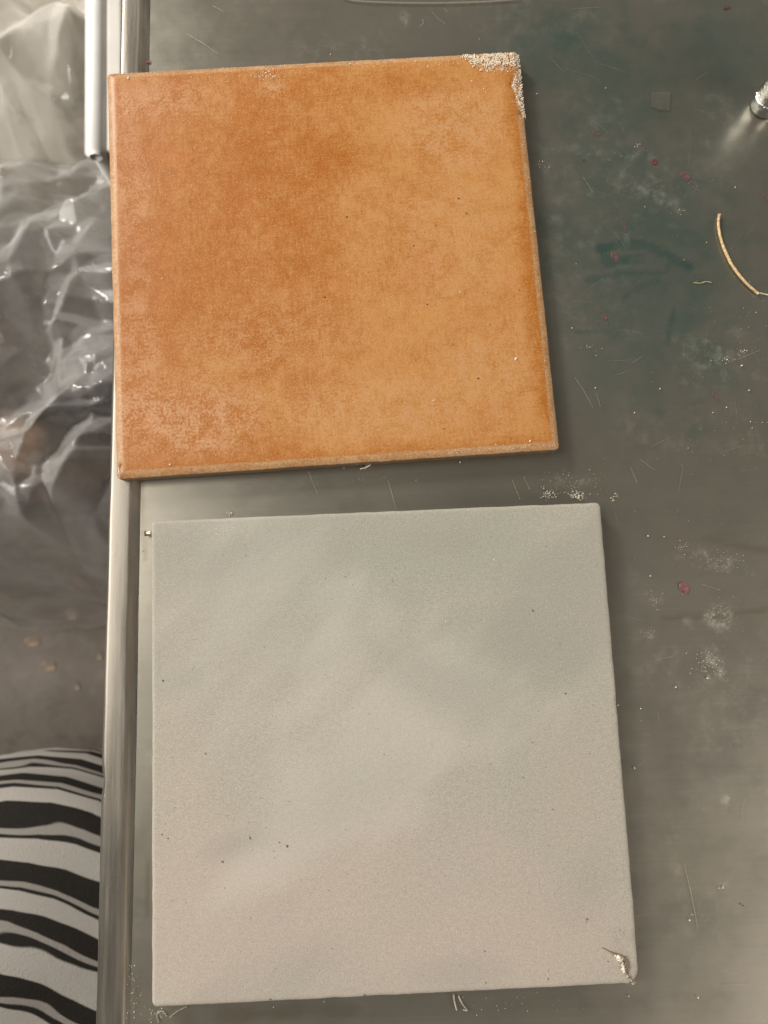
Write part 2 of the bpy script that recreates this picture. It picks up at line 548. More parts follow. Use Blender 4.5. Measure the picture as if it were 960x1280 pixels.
sc = []
rs = random.Random(3)
named = [[(233, 43), (252, 54), (272, 68)], [(385, 588), (391, 603), (397, 617)], [(485, 600), (490, 618), (495, 636)], [(528, 25), (529, 30), (525, 34)],
         [(540, 16), (548, 25), (556, 31)], [(555, 11), (559, 16)], [(728, 222), (735, 232), (740, 241)], [(718, 472), (730, 490), (741, 510)],
         [(745, 492), (750, 508)], [(788, 585), (796, 604)], [(640, 600), (650, 625)], [(654, 596), (662, 612)], 
         [(266, 8), (280, 16)], [(920, 450), (950, 438)], [(872, 1160), (862, 1110), (855, 1080)], [(876, 730), (900, 738)], [(800, 575), (818, 588)]]
for pl in named:
    pts = [tl(*p) for p in pl]
    sc.append(ribbon(pts, 0.00016, TH + 0.0006))
for _ in range(60):
    px, py = rs.uniform(690, 958), rs.uniform(5, 1275)
    L = rs.uniform(6, 40); a = rs.gauss(0.0, 0.5) if rs.random() < 0.6 else rs.uniform(0, PI)
    bend = rs.uniform(-0.15, 0.15)
    pts = [tl(px + L * (q - .5) * math.cos(a + bend * q), py + L * (q - .5) * math.sin(a + bend * q)) for q in (0, .33, .66, 1)]
    sc.append(ribbon(pts, rs.uniform(0.00004, 0.00009), TH + 0.0005))
V, F = join(sc)
SCR = plain('scratch_bright', (0.46, 0.42, 0.35), 0.5, 0.6, 0.2, 900)
o = link('scratches', pydata('scratches', V, F), SCR, table, smooth=False)
tag(o, kind='stuff')


# ------------------------------------------------------------------ tiles
def tile_mesh(name, size, thick, bw, bh, rc, jit, seed, zfun=None, sidebulge=0.0):
    h = size / 2
    e = np.array([0, 0.0003, 0.0007, 0.0012, 0.0018, 0.0025, 0.0033, 0.0042, 0.0052])
    inner = np.linspace(-h + 0.0065, h - 0.0065, 150)
    g = np.concatenate([-h + e, inner, h - e[::-1]])
    N = len(g)
    X, Y = np.meshgrid(g, g)
    d = h - np.maximum(abs(X), abs(Y))
    # round the corners of the outline
    A = np.maximum(abs(X) - (h - rc), 0); B = np.maximum(abs(Y) - (h - rc), 0)
    m = (A > 0) & (B > 0)
    k = np.where(m, np.maximum(A, B) / np.maximum(np.hypot(A, B), 1e-9), 1)
    Xr = np.where(m, np.sign(X) * (h - rc + A * k), X)
    Yr = np.where(m, np.sign(Y) * (h - rc + B * k), Y)
    # uneven outline, fading inwards
    fall = np.exp(-d / 0.004)
    Xr = Xr - np.sign(X) * fall * jit * (fbm(X * 160 + 5, Y * 160, seed, 4) * 0.8 + 0.5 * fbm(X * 28, Y * 28, seed + 9, 2)) * (abs(X) > h - 0.02)
    Yr = Yr - np.sign(Y) * fall * jit * (fbm(X * 160, Y * 160 + 7, seed + 3, 4) * 0.8 + 0.5 * fbm(X * 28, Y * 28, seed + 8, 2)) * (abs(Y) > h - 0.02)
    q = np.clip(1 - d / bw, 0, 1)
    Z = -bh * q ** 2.0 + (fbm(X * 60, Y * 60, seed + 20, 4) - 0.5) * 0.00018 + (fbm(X * 500, Y * 500, seed + 22, 2) - 0.5) * 0.0001
    Z = Z - 0.0003 * q * fbm(X * 300, Y * 300, seed + 21, 3)
    if zfun is not None:
        Xr, Yr, Z = zfun(X, Y, Xr, Yr, Z, d)
    V = [tuple(t) for t in np.stack([Xr.ravel(), Yr.ravel(), Z.ravel()], 1)]
    F = [(j * N + i, j * N + i + 1, (j + 1) * N + i + 1, (j + 1) * N + i) for j in range(N - 1) for i in range(N - 1)]
    per = [i for i in range(N)] + [j * N + N - 1 for j in range(1, N)] + [(N - 1) * N + i for i in range(N - 2, -1, -1)] + [j * N for j in range(N - 2, 0, -1)]
    prev = per
    edge = list(d.ravel()); side = [0.0] * len(V)
    for lev in (0.12, 0.5, 0.92, 1.0):
        cur = []
        for idx in per:
            x, y, z = V[idx]
            s = 1 - 0.0 * lev
            if lev >= 0.92: s = 1 - 0.004 * (lev - 0.9) / 0.1
            jx = 0.00025 * (random.random() - 0.5)
            cur.append(len(V))
            V.append((x * s + jx, y * s + jx, z + (-thick - z) * lev))
            edge.append(0.0); side.append(1.0)
        L = len(per)
        for i in range(L):
            F.append((prev[i], cur[i], cur[(i + 1) % L], prev[(i + 1) % L]))
        prev = cur
    F.append(tuple(reversed(prev)))
    me = pydata(name, V, F)
    fattr(me, 'edge', edge)
    fattr(me, 'side', side)
    return me, np.array([p[0] for p in V]), np.array([p[1] for p in V])


def grain(r, rnd):
    """a small irregular chip, 8 faces"""
    vs = []
    for k in range(6):
        base = [(1, 0, 0), (-1, 0, 0), (0, 1, 0), (0, -1, 0), (0, 0, 1), (0, 0, -1)][k]
        vs.append(Vector([c * r * rnd.uniform(0.55, 1.3) + rnd.uniform(-.25, .25) * r for c in base]))
    R = Euler((rnd.uniform(0, 6), rnd.uniform(0, 6), rnd.uniform(0, 6))).to_matrix()
    vs = [R @ p for p in vs]
    fs = [(0, 2, 4), (2, 1, 4), (1, 3, 4), (3, 0, 4), (2, 0, 5), (1, 2, 5), (3, 1, 5), (0, 3, 5)]
    return vs, fs


def grains(items, rnd):
    """items: (x, y, z, radius)"""
    V, F = [], []
    for x, y, z, r in items:
        vs, fs = grain(r, rnd)
        b = len(V)
        V += [(p.x + x, p.y + y, p.z + z) for p in vs]
        F += [tuple(i + b for i in q) for q in fs]
    return V, F


# ---- orange terracotta tile
OS = 0.1996
TILT = 0.0016 / 0.19
otile = empty('terracotta_tile', (-0.0186, 0.2217, 0.0), (0, TILT, 0.0291))
tag(otile, 'orange glazed terracotta tile with white mortar crust on one corner', 'tile')
OINV = Matrix.LocRotScale(otile.location, otile.rotation_euler, None).inverted()


def ol(px, py):
    p = OINV @ at(px, py, 0.0)
    return p.x, p.y


def orange_z(X, Y, Xr, Yr, Z, d):
    # chipped places on the right edge near the mortared corner and at the lower left corner
    for px, py, r, dep in ((645, 103, 0.0035, 0.0008), (650, 120, 0.0026, 0.0008), (151, 583, 0.0016, 0.0012), (652, 140, 0.002, 0.0008)):
        cx, cy = ol(px, py)
        rr = np.hypot(X - cx, Y - cy) / r + (fbm(X * 900, Y * 900, 77, 3) - .5) * 0.7
        Z = Z - dep * sstep(1.0, 0.5, rr)
    return Xr, Yr, Z


me, ax, ay = tile_mesh('tile_body', OS, 0.0094, 0.0042, 0.0013, 0.0018, 0.00045, 100, orange_z)


def opatch(px, py, rx, ry, soft=1.0, seed=0, wob=0.5):
    cx, cy = ol(px, py)
    r = np.hypot((ax - cx) * 1000 / rx, (ay - cy) * 1000 / ry) + (fbm(ax * 45, ay * 45, seed, 5) - 0.5) * wob * 2
    return sstep(1 + soft * 0.3, 1 - soft * 0.7, r)


h = OS / 2
pale = sstep(-0.115, 0.085, ax + 0.25 * (-(ay)) + (fbm(ax * 24, ay * 24, 201, 5) - 0.5) * 0.10 - 0.004)
pale = pale * 0.85 + 0.04
pale = np.maximum(pale, 0.62 * opatch(330, 235, 16, 14, 1, 202))
pale = np.maximum(pale, 0.45 * opatch(300, 470, 60, 22, 1, 203))
pale = pale * (1 - 0.35 * opatch(350, 200, 34, 40, 1, 204))
pale = pale * (1 - 0.35 * opatch(480, 110, 70, 9, 1, 205))
pale = pale + (fbm(ax * 60, ay * 60, 206, 5) - 0.5) * 0.7 + (fbm(ax * 22, ay * 22, 207, 4) - 0.5) * 0.6
pale = pale * (1 - 0.8 * sstep(0.012, 0.003, h - ax + (fbm(ax * 90, ay * 40, 208, 3) - 0.5) * 0.008))      # deeper glaze along the right edge
pale = pale * (1 - 0.6 * sstep(0.010, 0.003, ay + h + (fbm(ax * 60, ay * 60, 209, 3) - 0.5) * 0.008))
bloom = np.zeros_like(ax)
for args, k in (((230, 520, 38, 20, 1, 210), 0.95), ((170, 470, 12, 60, 1, 211), 0.55), ((180, 130, 34, 13, 1, 212), 0.55),
                ((165, 250, 11, 46, 1, 213), 0.45), ((570, 160, 30, 24, 1, 214), 0.6), ((560, 300, 34, 34, 1, 215), 0.35),
                ((600, 460, 26, 30, 1, 216), 0.5), ((480, 510, 60, 14, 1, 217), 0.5), ((330, 420, 40, 16, 1, 218), 0.4),
                ((560, 205, 8, 6, 1, 219), 0.6), ((340, 110, 8, 6, 1, 222), 0.7)):
    bloom = np.maximum(bloom, opatch(*args) * k)
bloom = bloom * (1 - 0.85 * sstep(0.011, 0.004, h - ax)) * (1 - 0.8 * sstep(0.009, 0.004, ay + h))
fattr(me, 'pale', pale)
fattr(me, 'bloom', bloom)
link('tile_body', me, ORANGE, otile)

rnd = random.Random(11)
items = []


def ogr(px, py, r, z=0.0):
    x, y = ol(px, py)
    d = h - max(abs(x), abs(y))
    zz = -0.0013 * max(0, 1 - max(d, 0) / 0.0042) ** 2
    if d < -0.0004: return
    items.append((x, y, zz + r * 0.25 + z, r))


for _ in range(2600):                                     # thick crust on the corner
    t_ = rnd.random() ** 0.62
    px = 650 - t_ * 72 * rnd.uniform(0.55, 1.3)
    top = 63 + (650 - px) * 0.054
    depth = 14 * float(sstep(74, 48, np.array(650 - px))) + 3 + 7 * float(fbm(np.array([px * 0.16]), np.array([0.5]), 88, 3)[0] - 0.5)
    if 650 - px > 56 and rnd.random() < (650 - px - 56) / 22: continue
    py = top + rnd.random() ** 0.8 * depth * rnd.choice((0.8, 1.0, 1.0, 1.4))
    if float(fbm(np.array([px * 0.22]), np.array([py * 0.22]), 89, 3)[0]) < 0.38 and rnd.random() < 0.8: continue
    ogr(px, py, rnd.choice((0.00012, 0.00015, 0.0002, 0.00026, 0.00036)), rnd.uniform(0, 0.0005))
for _ in range(260):                                      # down the right edge
    t_ = rnd.random()
    py = 65 + t_ * 80
    px = 649 + (py - 65) * 0.1 - abs(rnd.gauss(0, 2.6)) + 1
    ogr(px, py, rnd.uniform(0.00014, 0.00038), rnd.uniform(-0.0003, 0.0003))
for _ in range(120):
    py = 90 + rnd.random() ** 2 * 440
    ogr(647 + (py - 65) * 0.1 - abs(rnd.gauss(0, 5)), py, rnd.uniform(0.00009, 0.0002))
for cx_, cy_, rr_ in ((645, 104, 6), (651, 121, 6)):          # broken rings of mortar round the chips
    for _ in range(120):
        a_ = rnd.uniform(1.2, 5.2)
        ogr(cx_ + rr_ * math.cos(a_) * rnd.gauss(1, 0.35) * 0.6, cy_ + rr_ * math.sin(a_) * rnd.gauss(1, 0.3) * 1.2, rnd.uniform(0.00012, 0.0003))
for _ in range(90):                                       # small heap on the top edge
    ogr(rnd.gauss(333, 8), rnd.gauss(94, 3.5), rnd.uniform(0.00012, 0.00035))
for _ in range(230):                                      # along the top edge
    px = 150 + rnd.random() * 430
    ogr(px, 92 - (px - 132) * 0.054 + abs(rnd.gauss(4, 6)), rnd.uniform(0.0001, 0.00024))
for px, py, r in ((161, 99, .0006), (356, 82, .00045), (385, 84, .0003), (437, 80, .00055), (520, 76, .0005), (535, 82, .0005), (545, 78, .0003),
                  (188, 234, .0005), (163, 226, .0003), (187, 145, .0003), (213, 217, .0003), (243, 186, .0002), (183, 350, .0003), (203, 349, .00035),
                  (586, 120, .0004), (498, 492, .0003), (542, 500, .0004), (575, 364, .0003), (560, 490, .0002), (645, 448, .0006), (635, 397, .0003), (606, 380, .0003),
                  (490, 370, .0003), (663, 551, .0006), (620, 555, .0003), (590, 100, .0003), (605, 110, .0004), (598, 113, .0003), (213, 581, .0006),
                  (180, 118, .0003), (220, 100, .00035), (240, 97, .0003), (265, 92, .0003), (285, 103, .0003), (300, 95, .00035)):
    ogr(px, py, r)
for _ in range(120):
    px = 560 + rnd.random() * 135
    ogr(px, 566 - (px - 560) * 0.066 - abs(rnd.gauss(1, 3)), rnd.uniform(0.00009, 0.0002))
for _ in range(30):
    ogr(148 + abs(rnd.gauss(2, 2)), rnd.gauss(590, 4), rnd.uniform(0.00014, 0.0003))
for _ in range(380):                                      # scattered fine dust grains
    ogr(rnd.uniform(140, 690), rnd.uniform(75, 585), rnd.uniform(0.00006, 0.00012))
V, F = grains(items, rnd)
o = link('mortar_crust', pydata('mortar_crust', V, F), CRUMB, otile, smooth=False)
tag(o, 'crumbly white mortar grains stuck to the tile', kind='stuff')
items = []
for px, py, r in ((406, 372, .0007), (534, 380, .0006), (573, 247, .0007), (583, 266, .0005), (517, 307, .0005), (487, 397, .0004), (613, 405, .0004), (598, 472, .0005),
                  (555, 536, .0006), (336, 169, .0003), (373, 298, .0003), (434, 271, .0006), (238, 253, .0003), (650, 362, .0005), (545, 281, .0003), (460, 340, .0003), (520, 450, .0003)):
    ogr(px, py, r * 1.1, -r * 0.55)
V, F = grains(items, rnd)
o = link('dark_specks', pydata('dark_specks', V, F), SPECK, otile, smooth=False)
tag(o, kind='stuff')

# ---- grey tile
GS = 0.2
gtile = empty('grey_tile', (0, 0, 0), (0, 0, 0))
tag(gtile, 'pale grey stone-like square tile with a cracked lower right corner', 'tile')


def gl(px, py):
    p = at(px, py, 0.0)
    return p.x, p.y


def crackd(X, Y, pts):
    out = np.full_like(X, 1e9)
    P = [gl(*p) for p in pts]
    for (x0, y0), (x1, y1) in zip(P[:-1], P[1:]):
        ux, uy = x1 - x0, y1 - y0
        t_ = np.clip(((X - x0) * ux + (Y - y0) * uy) / (ux * ux + uy * uy), 0, 1)
        out = np.minimum(out, np.hypot(X - x0 - t_ * ux, Y - y0 - t_ * uy))
    return out


CR = [(758, 1188), (768, 1193), (777, 1196), (780, 1206), (783, 1215), (790, 1224), (793, 1229)]


def grey_z(X, Y, Xr, Yr, Z, d):
    dd = crackd(X, Y, CR[1:])
    corner = sstep(0, 0.004, (X - gl(782, 1210)[0]) * 0.82 + (-(Y - gl(782, 1210)[1])) * -0.35 + 0.0008) * (Y < gl(700, 1165)[1])
    Z = Z - 0.0009 * corner * sstep(gl(700, 1160)[1], gl(700, 1190)[1], Y)
    Z = Z - 0.0008 * np.exp(-(dd / 0.0008) ** 2)
    # worn, rounder lower right corner
    hh = GS / 2; rr = 0.0055
    A = np.maximum(X - (hh - rr), 0); B = np.maximum(-Y - (hh - rr), 0)
    m = (A > 0) & (B > 0)
    k = np.where(m, np.maximum(A, B) / np.maximum(np.hypot(A, B), 1e-9), 1)
    Xr = np.where(m, hh - rr + A * k - 0.0003, Xr); Yr = np.where(m, -(hh - rr + B * k) + 0.0001, Yr)
    return Xr, Yr, Z


me, ax, ay = tile_mesh('tile_body', GS, 0.0094, 0.0014, 0.0005, 0.0022, 0.0005, 300, grey_z)


def gpatch(px, py, rx, ry, ang=0, soft=1.0, seed=0, wob=0.4):
    cx, cy = gl(px, py)
    dx, dy = (ax - cx) * 1000, (ay - cy) * 1000
    ca, sa = math.cos(ang), math.sin(ang)
    r = np.hypot((dx * ca + dy * sa) / rx, (-dx * sa + dy * ca) / ry) + (fbm(ax * 35, ay * 35, seed, 4) - 0.5) * wob * 2
    return sstep(1 + soft * 0.4, 1 - soft * 0.8, r)


pink = np.zeros_like(ax); olive = np.zeros_like(ax); dim = np.zeros_like(ax)
for args, k in (((330, 1150, 95, 46, 0.1, 1, 401), 1.0), ((600, 1180, 75, 34, 0, 1, 402), 0.9), ((230, 1000, 20, 40, 0, 1, 403), 0.5), ((640, 1090, 34, 16, -0.6, 1, 404), 0.6), ((500, 900, 40, 12, -0.5, 1, 405), 0.3), ((720, 1000, 20, 40, 0, 1, 420), 0.4)):
    pink = np.maximum(pink, gpatch(*args) * k)
for args, k in (((480, 690, 100, 30, 0, 1, 406), 0.95), ((620, 810, 46, 26, -0.5, 1, 407), 0.9), ((420, 770, 40, 24, 0.3, 1, 408), 0.5), ((700, 700, 20, 30, 0, 1, 409), 0.6), ((690, 930, 26, 40, 0, 1, 421), 0.4)):
    olive = np.maximum(olive, gpatch(*args) * k)
for args, k in (((230, 850, 16, 10, 0, 1, 410), 0.55), ((300, 1055, 22, 7, 0.2, 1, 411), 0.5), ((540, 850, 40, 13, -0.5, 1, 412), 0.5), ((560, 675, 30, 8, 0, 1, 413), 0.45), ((210, 680, 10, 16, 0, 1, 414), 0.3), ((575, 1215, 26, 8, 0, 1, 415), 0.35), ((430, 660, 60, 6, 0, 1, 416), 0.25), ((440, 1000, 40, 14, 0.4, 1, 417), 0.25)):
    dim = np.maximum(dim, gpatch(*args) * k)
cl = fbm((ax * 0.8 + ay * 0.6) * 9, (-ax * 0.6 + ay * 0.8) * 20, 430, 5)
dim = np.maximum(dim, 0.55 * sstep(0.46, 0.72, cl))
pale_cloud = 0.7 * sstep(0.50, 0.72, fbm((ax * 0.75 + ay * 0.66) * 10 + 4, (-ax * 0.66 + ay * 0.75) * 22, 440, 5)) * (1 - dim)  # lighter diagonal clouding of the tile's own colour
fattr(me, 'pale_cloud', pale_cloud)
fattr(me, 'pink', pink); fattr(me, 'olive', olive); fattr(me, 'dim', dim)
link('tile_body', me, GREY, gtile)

rnd = random.Random(21)
items = []


def ggr(px, py, r, z=0.0):
    x, y = gl(px, py)
    items.append((x, y, r * 0.2 + z, r))


for px, py, r in ((204, 851, .0007), (257, 942, .0006), (278, 1077, .0007), (313, 1048, .0007), (281, 1110, .0004), (359, 1058, .0009), (343, 1072, .0004), (349, 1053, .0004), (342, 1064, .0004),
                  (202, 1043, .0006), (210, 1048, .0004), (407, 723, .0004), (494, 710, .0004), (432, 721, .0006), (666, 763, .0006), (701, 824, .0005), (700, 805, .0004), (683, 683, .0004), (693, 860, .0004),
                  (707, 867, .0004), (666, 928, .0004), (737, 942, .0004), (654, 972, .0005), (691, 1012, .0004), (686, 1057, .0003), (780, 1203, .0005), (734, 1149, .0006), (733, 1152, .0004), (685, 1224, .0006), (760, 1202, .0005), (775, 1163, .0004),
                  (606, 1189, .0004), (607, 1228, .0005), (456, 1244, .0007), (338, 1249, .0008), (576, 1207, .0004), (562, 762, .0003), (610, 786, .0003), (571, 1045, .0003), (590, 1010, .0003), (415, 1186, .0003), (376, 1100, .0003),
                  (397, 957, .0003), (371, 906, .0003), (345, 800, .0003), (402, 768, .0003), (500, 740, .0003), (692, 1160, .0003), (678, 1150, .0003), (248, 994, .0003), (311, 1028, .0004), (301, 1190, .0003)):
    ggr(px, py, r * 0.95, -r * 0.4)
for _ in range(320):
    ggr(rnd.uniform(195, 790), rnd.uniform(660, 1235), rnd.uniform(0.0001, 0.00026), -0.00004)
V, F = grains(items, rnd)
for q_, wd_ in (([(752, 1184), (758, 1187), (766, 1191), (774, 1194), (781, 1196)], 0.0005), ([(781, 1195), (784, 1203), (784, 1210), (783, 1216)], 0.0014), ([(783, 1216), (788, 1222), (794, 1231)], 0.0006)):
    V, F = join([(V, F), ribbon([Vector((*gl(*p), 0)) for p in q_], wd_, 0.00012)])
o = link('dark_specks', pydata('dark_specks', V, F), RUST, gtile, smooth=False)
tag(o, kind='stuff')
items = []
for _ in range(110):
    t_ = rnd.random() * (len(CR) - 1)
    i_ = int(t_); fr = t_ - i_
    px = CR[i_][0] * (1 - fr) + CR[i_ + 1][0] * fr; py = CR[i_][1] * (1 - fr) + CR[i_ + 1][1] * fr
    if i_ < 1: continue
    ggr(px + rnd.gauss(-1.0, 0.9), py + rnd.gauss(0.3, 0.8), rnd.uniform(0.00012, 0.0004), -0.0002)
for k in range(26):
    ggr(774 + rnd.gauss(0, 1.6), 1198 + rnd.gauss(0, 1.6), rnd.uniform(0.0003, 0.0007), 0.0)
for px, py, r in ((774, 1197, .0011), (775.5, 1199, .0009), (779, 1211, .0009), (780, 1214, .0007), (777.5, 1206, .0006)):
    ggr(px, py, r, 0.0001)
for k in range(12):
    ggr(779 + rnd.gauss(0, 0.8), 1211 + rnd.gauss(0, 2), rnd.uniform(0.0003, 0.0005), 0.0)
for _ in range(70):                                        # faint mortar film near the top edge
    ggr(rnd.gauss(285, 20), 657 + abs(rnd.gauss(0, 9)), rnd.uniform(0.00008, 0.00022))
for _ in range(26):
    ggr(rnd.gauss(452, 14), rnd.gauss(675, 5), rnd.uniform(0.00008, 0.0002))
for px, py in ((618, 700), (557, 777), (560, 830), (238, 700), (298, 701)):
    ggr(px, py, 0.0003)
V, F = grains(items, rnd)
o = link('mortar_crumbs', pydata('mortar_crumbs', V, F), CRUMB, gtile, smooth=False)
tag(o, 'white mortar crumbs along the crack', kind='stuff')

# ------------------------------------------------------------------ crumbs on the table
rnd = random.Random(31)
items = []
TS = TZ + 0.0004


def tgr(px, py, r):
    p = at(px, py, TS)
    r *= 0.7
    items.append((p.x, p.y, TS + r * 0.45, r))


for cx, cy, sx, sy, nn, r0, r1 in ((722, 619, 5, 3, 90, .00012, .0004), (686, 618, 6, 3, 60, .0001, .0004), (715, 605, 26, 11, 70, .0001, .00025), (287, 641, 3, 2, 20, .00012, .0004),
                                   (768, 621, 2, 3, 14, .0002, .0004), (885, 828, 7, 9, 60, .0001, .0003), (902, 770, 9, 9, 70, .0001, .0002), (905, 702, 16, 7, 60, .0001, .0002), (820, 750, 5, 6, 20, .0001, .00025),
                                   (812, 792, 6, 4, 20, .0001, .00025), (905, 450, 9, 3, 16, .00015, .0004), (926, 441, 3, 3, 8, .0002, .0005), (850, 682, 8, 5, 14, .0001, .0003), (682, 208, 7, 3, 12, .0001, .0004), (740, 435, 6, 5, 12, .0001, .0003),
                                   (849, 264, 5, 2, 10, .0001, .0003), (945, 400, 14, 20, 16, .0001, .0003), (797, 182, 3, 2, 5, .0002, .0004), (780, 195, 9, 6, 14, .0001, .0002), (905, 1110, 2, 2, 8, .0002, .0004),
                                   (872, 233, 9, 4, 12, .0001, .0002), (900, 560, 30, 20, 40, .00008, .0002), (153, 628, 2, 8, 12, .0001, .0003), (870, 1143, 4, 3, 6, .0001, .0003), (750, 960, 30, 40, 16, .00008, .0002),
                                   (166, 1240, 5, 20, 40, .0001, .00035), (195, 1268, 8, 5, 40, .0001, .0004), (440, 600, 50, 3, 30, .0001, .0002), (640, 1256, 60, 8, 24, .0001, .0003), (850, 300, 70, 70, 90, .00006, .00016), (850, 700, 60, 200, 150, .00006, .00016)):
    for _ in range(nn):
        tgr(rnd.gauss(cx, sx), rnd.gauss(cy, sy), rnd.uniform(r0, r1))
for px, py, r in ((919, 234, .0005), (806, 259, .0005), (883, 303, .0004), (890, 226, .0003), (744, 485, .0005), (825, 486, .0005), (793, 516, .0005), (908, 509, .0005), (936, 488, .0007), (891, 516, .0004), (757, 110, .0004), (671, 117, .0005),
                  (678, 202, .0005), (599, 49, .0004), (413, 68, .0004), (927, 457, .0009), (810, 670, .0005), (830, 671, .0004), (813, 720, .0005), (845, 859, .0005), (801, 886, .0005), (772, 881, .0008), (884, 848, .0008), (960, 528, .0003),
                  (793, 960, .0006), (862, 1150, .0005), (786, 1245, .0005), (873, 1247, .0007), (602, 1262, .0004), (596, 1269, .0004), (342, 1259, .0004), (405, 1252, .0005), (860, 560, .0004), (938, 527, .0004), (953, 528, .0003), (940, 535, .0004),
                  (575, 578, .0005), (520, 600, .0004), (430, 585, .0004), (720, 330, .0003), (855, 325, .0003), (715, 410, .0004)):
    tgr(px, py, r)
V, F = grains(items, rnd)
o = link('plaster_crumbs', pydata('plaster_crumbs', V, F), CRUMB, None, smooth=False)
tag(o, 'fine white plaster crumbs scattered over the steel table', 'crumbs', kind='stuff')
items = []
for px, py, r in ((875, 109, .0005), (928, 1132, .0008), (730, 200, .0005), (660, 203, .0005), (716, 160, .0003), (895, 840, .0004), (870, 420, .0003), (179, 689, .0004), (162, 1030, .0004)):
    tgr(px, py, r)
V, F = grains(items, rnd)
o = link('dark_grit', pydata('dark_grit', V, F), SPECK, None, smooth=False)
tag(o, 'a few dark grit specks lying on the steel table', 'grit', kind='stuff')


# ------------------------------------------------------------------ dried red paint drops
def drop_mesh(name, rx, ry, ang, seed, height=0.00022, tail=0.0):
    r_ = random.Random(seed)
    N = 22
    rings = [(1.0, 0.0), (0.93, 1.0), (0.80, 1.0), (0.55, 0.62), (0.25, 0.55)]
    prof_ = [1 + 0.13 * math.sin(2 * q + seed) + 0.09 * math.sin(5 * q + 2 * seed) + r_.uniform(-.07, .07) for q in [2 * PI * k / N for k in range(N)]]
    V = []
    for s, z in rings:
        for k in range(N):
            q = 2 * PI * k / N
            x, y = rx * prof_[k] * s * math.cos(q), ry * prof_[k] * s * math.sin(q)
            y -= tail * max(0, -math.sin(q)) ** 3 * ry * s
            V.append((x * math.cos(ang) - y * math.sin(ang), x * math.sin(ang) + y * math.cos(ang), z * height))
    F = []
    for j in range(len(rings) - 1):
        for k in range(N):
            F.append((j * N + k, j * N + (k + 1) % N, (j + 1) * N + (k + 1) % N, (j + 1) * N + k))
    F.append(tuple(range(4 * N, 5 * N)))
    return pydata(name, V, F)


def drop_mat(name, col, fade):
    t = NT(name)
    v = t.coord()
    n = t.noise(v, 700, 4, 0.65)
    c = t.mix(t.ramp(n, 0.3, 0.7), col, tuple(min(1, x * 1.5 + 0.02) for x in col))
    t.p(Base_Color=c, Roughness=0.55, Alpha=t.ramp(n, 0.25, 0.75, max(0, 1 - fade - 0.2), min(1, 1 - fade + 0.2)))
    return t.m


RED = drop_mat('dried_red_paint', (0.10, 0.018, 0.021), 0.2)
PINKP = drop_mat('pink_red_paint', (0.145, 0.055, 0.057), 0.12)
FADE = drop_mat('faded_red_paint', (0.14, 0.055, 0.054), 0.58)
FAINT = drop_mat('faint_red_paint', (0.13, 0.055, 0.054), 0.76)
GD = 'red paint drops on the steel table'
drops = [((818, 202), 3.6, 4.6, 0.3, RED, 'small round dark red paint drop above the dried stalk'),
         ((855, 734), 5.2, 7.2, 0.35, PINKP, 'solid pinkish red oval paint drop right of the grey tile'),
         ((856, 219), 6.0, 6.5, 0.2, FADE, 'faded red paint smear with a tail, above the dried stalk'),
         ((868, 229), 7.5, 1.6, -0.6, FAINT, 'thin faint red streak trailing off the faded smear'),
         ((780, 283), 3.6, 6.2, 0.2, FAINT, 'faint upright red drop above the dark teal smear'),
         ((768, 320), 4.2, 7.4, 0.55, FADE, 'faded pink drop sitting on the dark teal smear'),
         ((756, 396), 3.0, 5.0, 0.5, FADE, 'small bent red mark below the teal smear'),
         ((758, 403), 1.8, 4.5, 0.1, FAINT, 'thin tail of red paint under the bent red mark'),
         ((894, 494), 3.2, 8.0, 0.1, FAINT, 'long faint red mark low on the right of the table'),
         ((957, 246), 3.2, 6.0, 0.2, FAINT, 'faint red mark at the right edge above the stalk'),
         ((908, 9), 6.0, 1.6, 0.35, RED, 'dark red curved paint squiggle at the top right edge'),
         ((185, 77), 3.4, 2.2, 0.1, RED, 'tiny dark red spot above the top left of the orange tile'),
         ((808, 187), 4.5, 4.0, 0.0, FAINT, 'very faint reddish blot beside the small dark red drop'),
         ((746, 166), 5.5, 5.0, 0.4, FAINT, 'very faint reddish blot right of the orange tile')]
MMPX = 0.352 / FPX
for k, ((px, py), rx, ry, ang, m, lab) in enumerate(drops):
    o = link('paint_drop', drop_mesh('paint_drop', rx * MMPX, ry * MMPX, ang, k + 1, 0.00018, 0.3 if ry > 5 else 0), m)
    p = at(px, py, TS)
    o.location = (p.x, p.y, TS)
    tag(o, lab, 'paint drop', GD)


# ------------------------------------------------------------------ dried stalk
def tube(pts, radii, seg=10, cap=True, wob=0.0, seed=0):
    r_ = random.Random(seed)
    V, F = [], []
    up = Vector((0, 0, 1))
    for k, p in enumerate(pts):
        d = (pts[min(k + 1, len(pts) - 1)] - pts[max(k - 1, 0)]).normalized()
        s = d.cross(up)
        if s.length < 1e-4: s = d.cross(Vector((0, 1, 0)))
        s.normalize()
        t_ = s.cross(d)
        for i in range(seg):
            a = 2 * PI * i / seg
            rr = radii[k] * (1 + r_.uniform(-wob, wob))
            q = p + s * math.cos(a) * rr + t_ * math.sin(a) * rr
            V.append(tuple(q))
    for k in range(len(pts) - 1):
        for i in range(seg):
            F.append((k * seg + i, k * seg + (i + 1) % seg, (k + 1) * seg + (i + 1) % seg, (k + 1) * seg + i))
    if cap:
        F.append(tuple(range(seg)))
        F.append(tuple(reversed(range((len(pts) - 1) * seg, len(pts) * seg))))
    return V, F


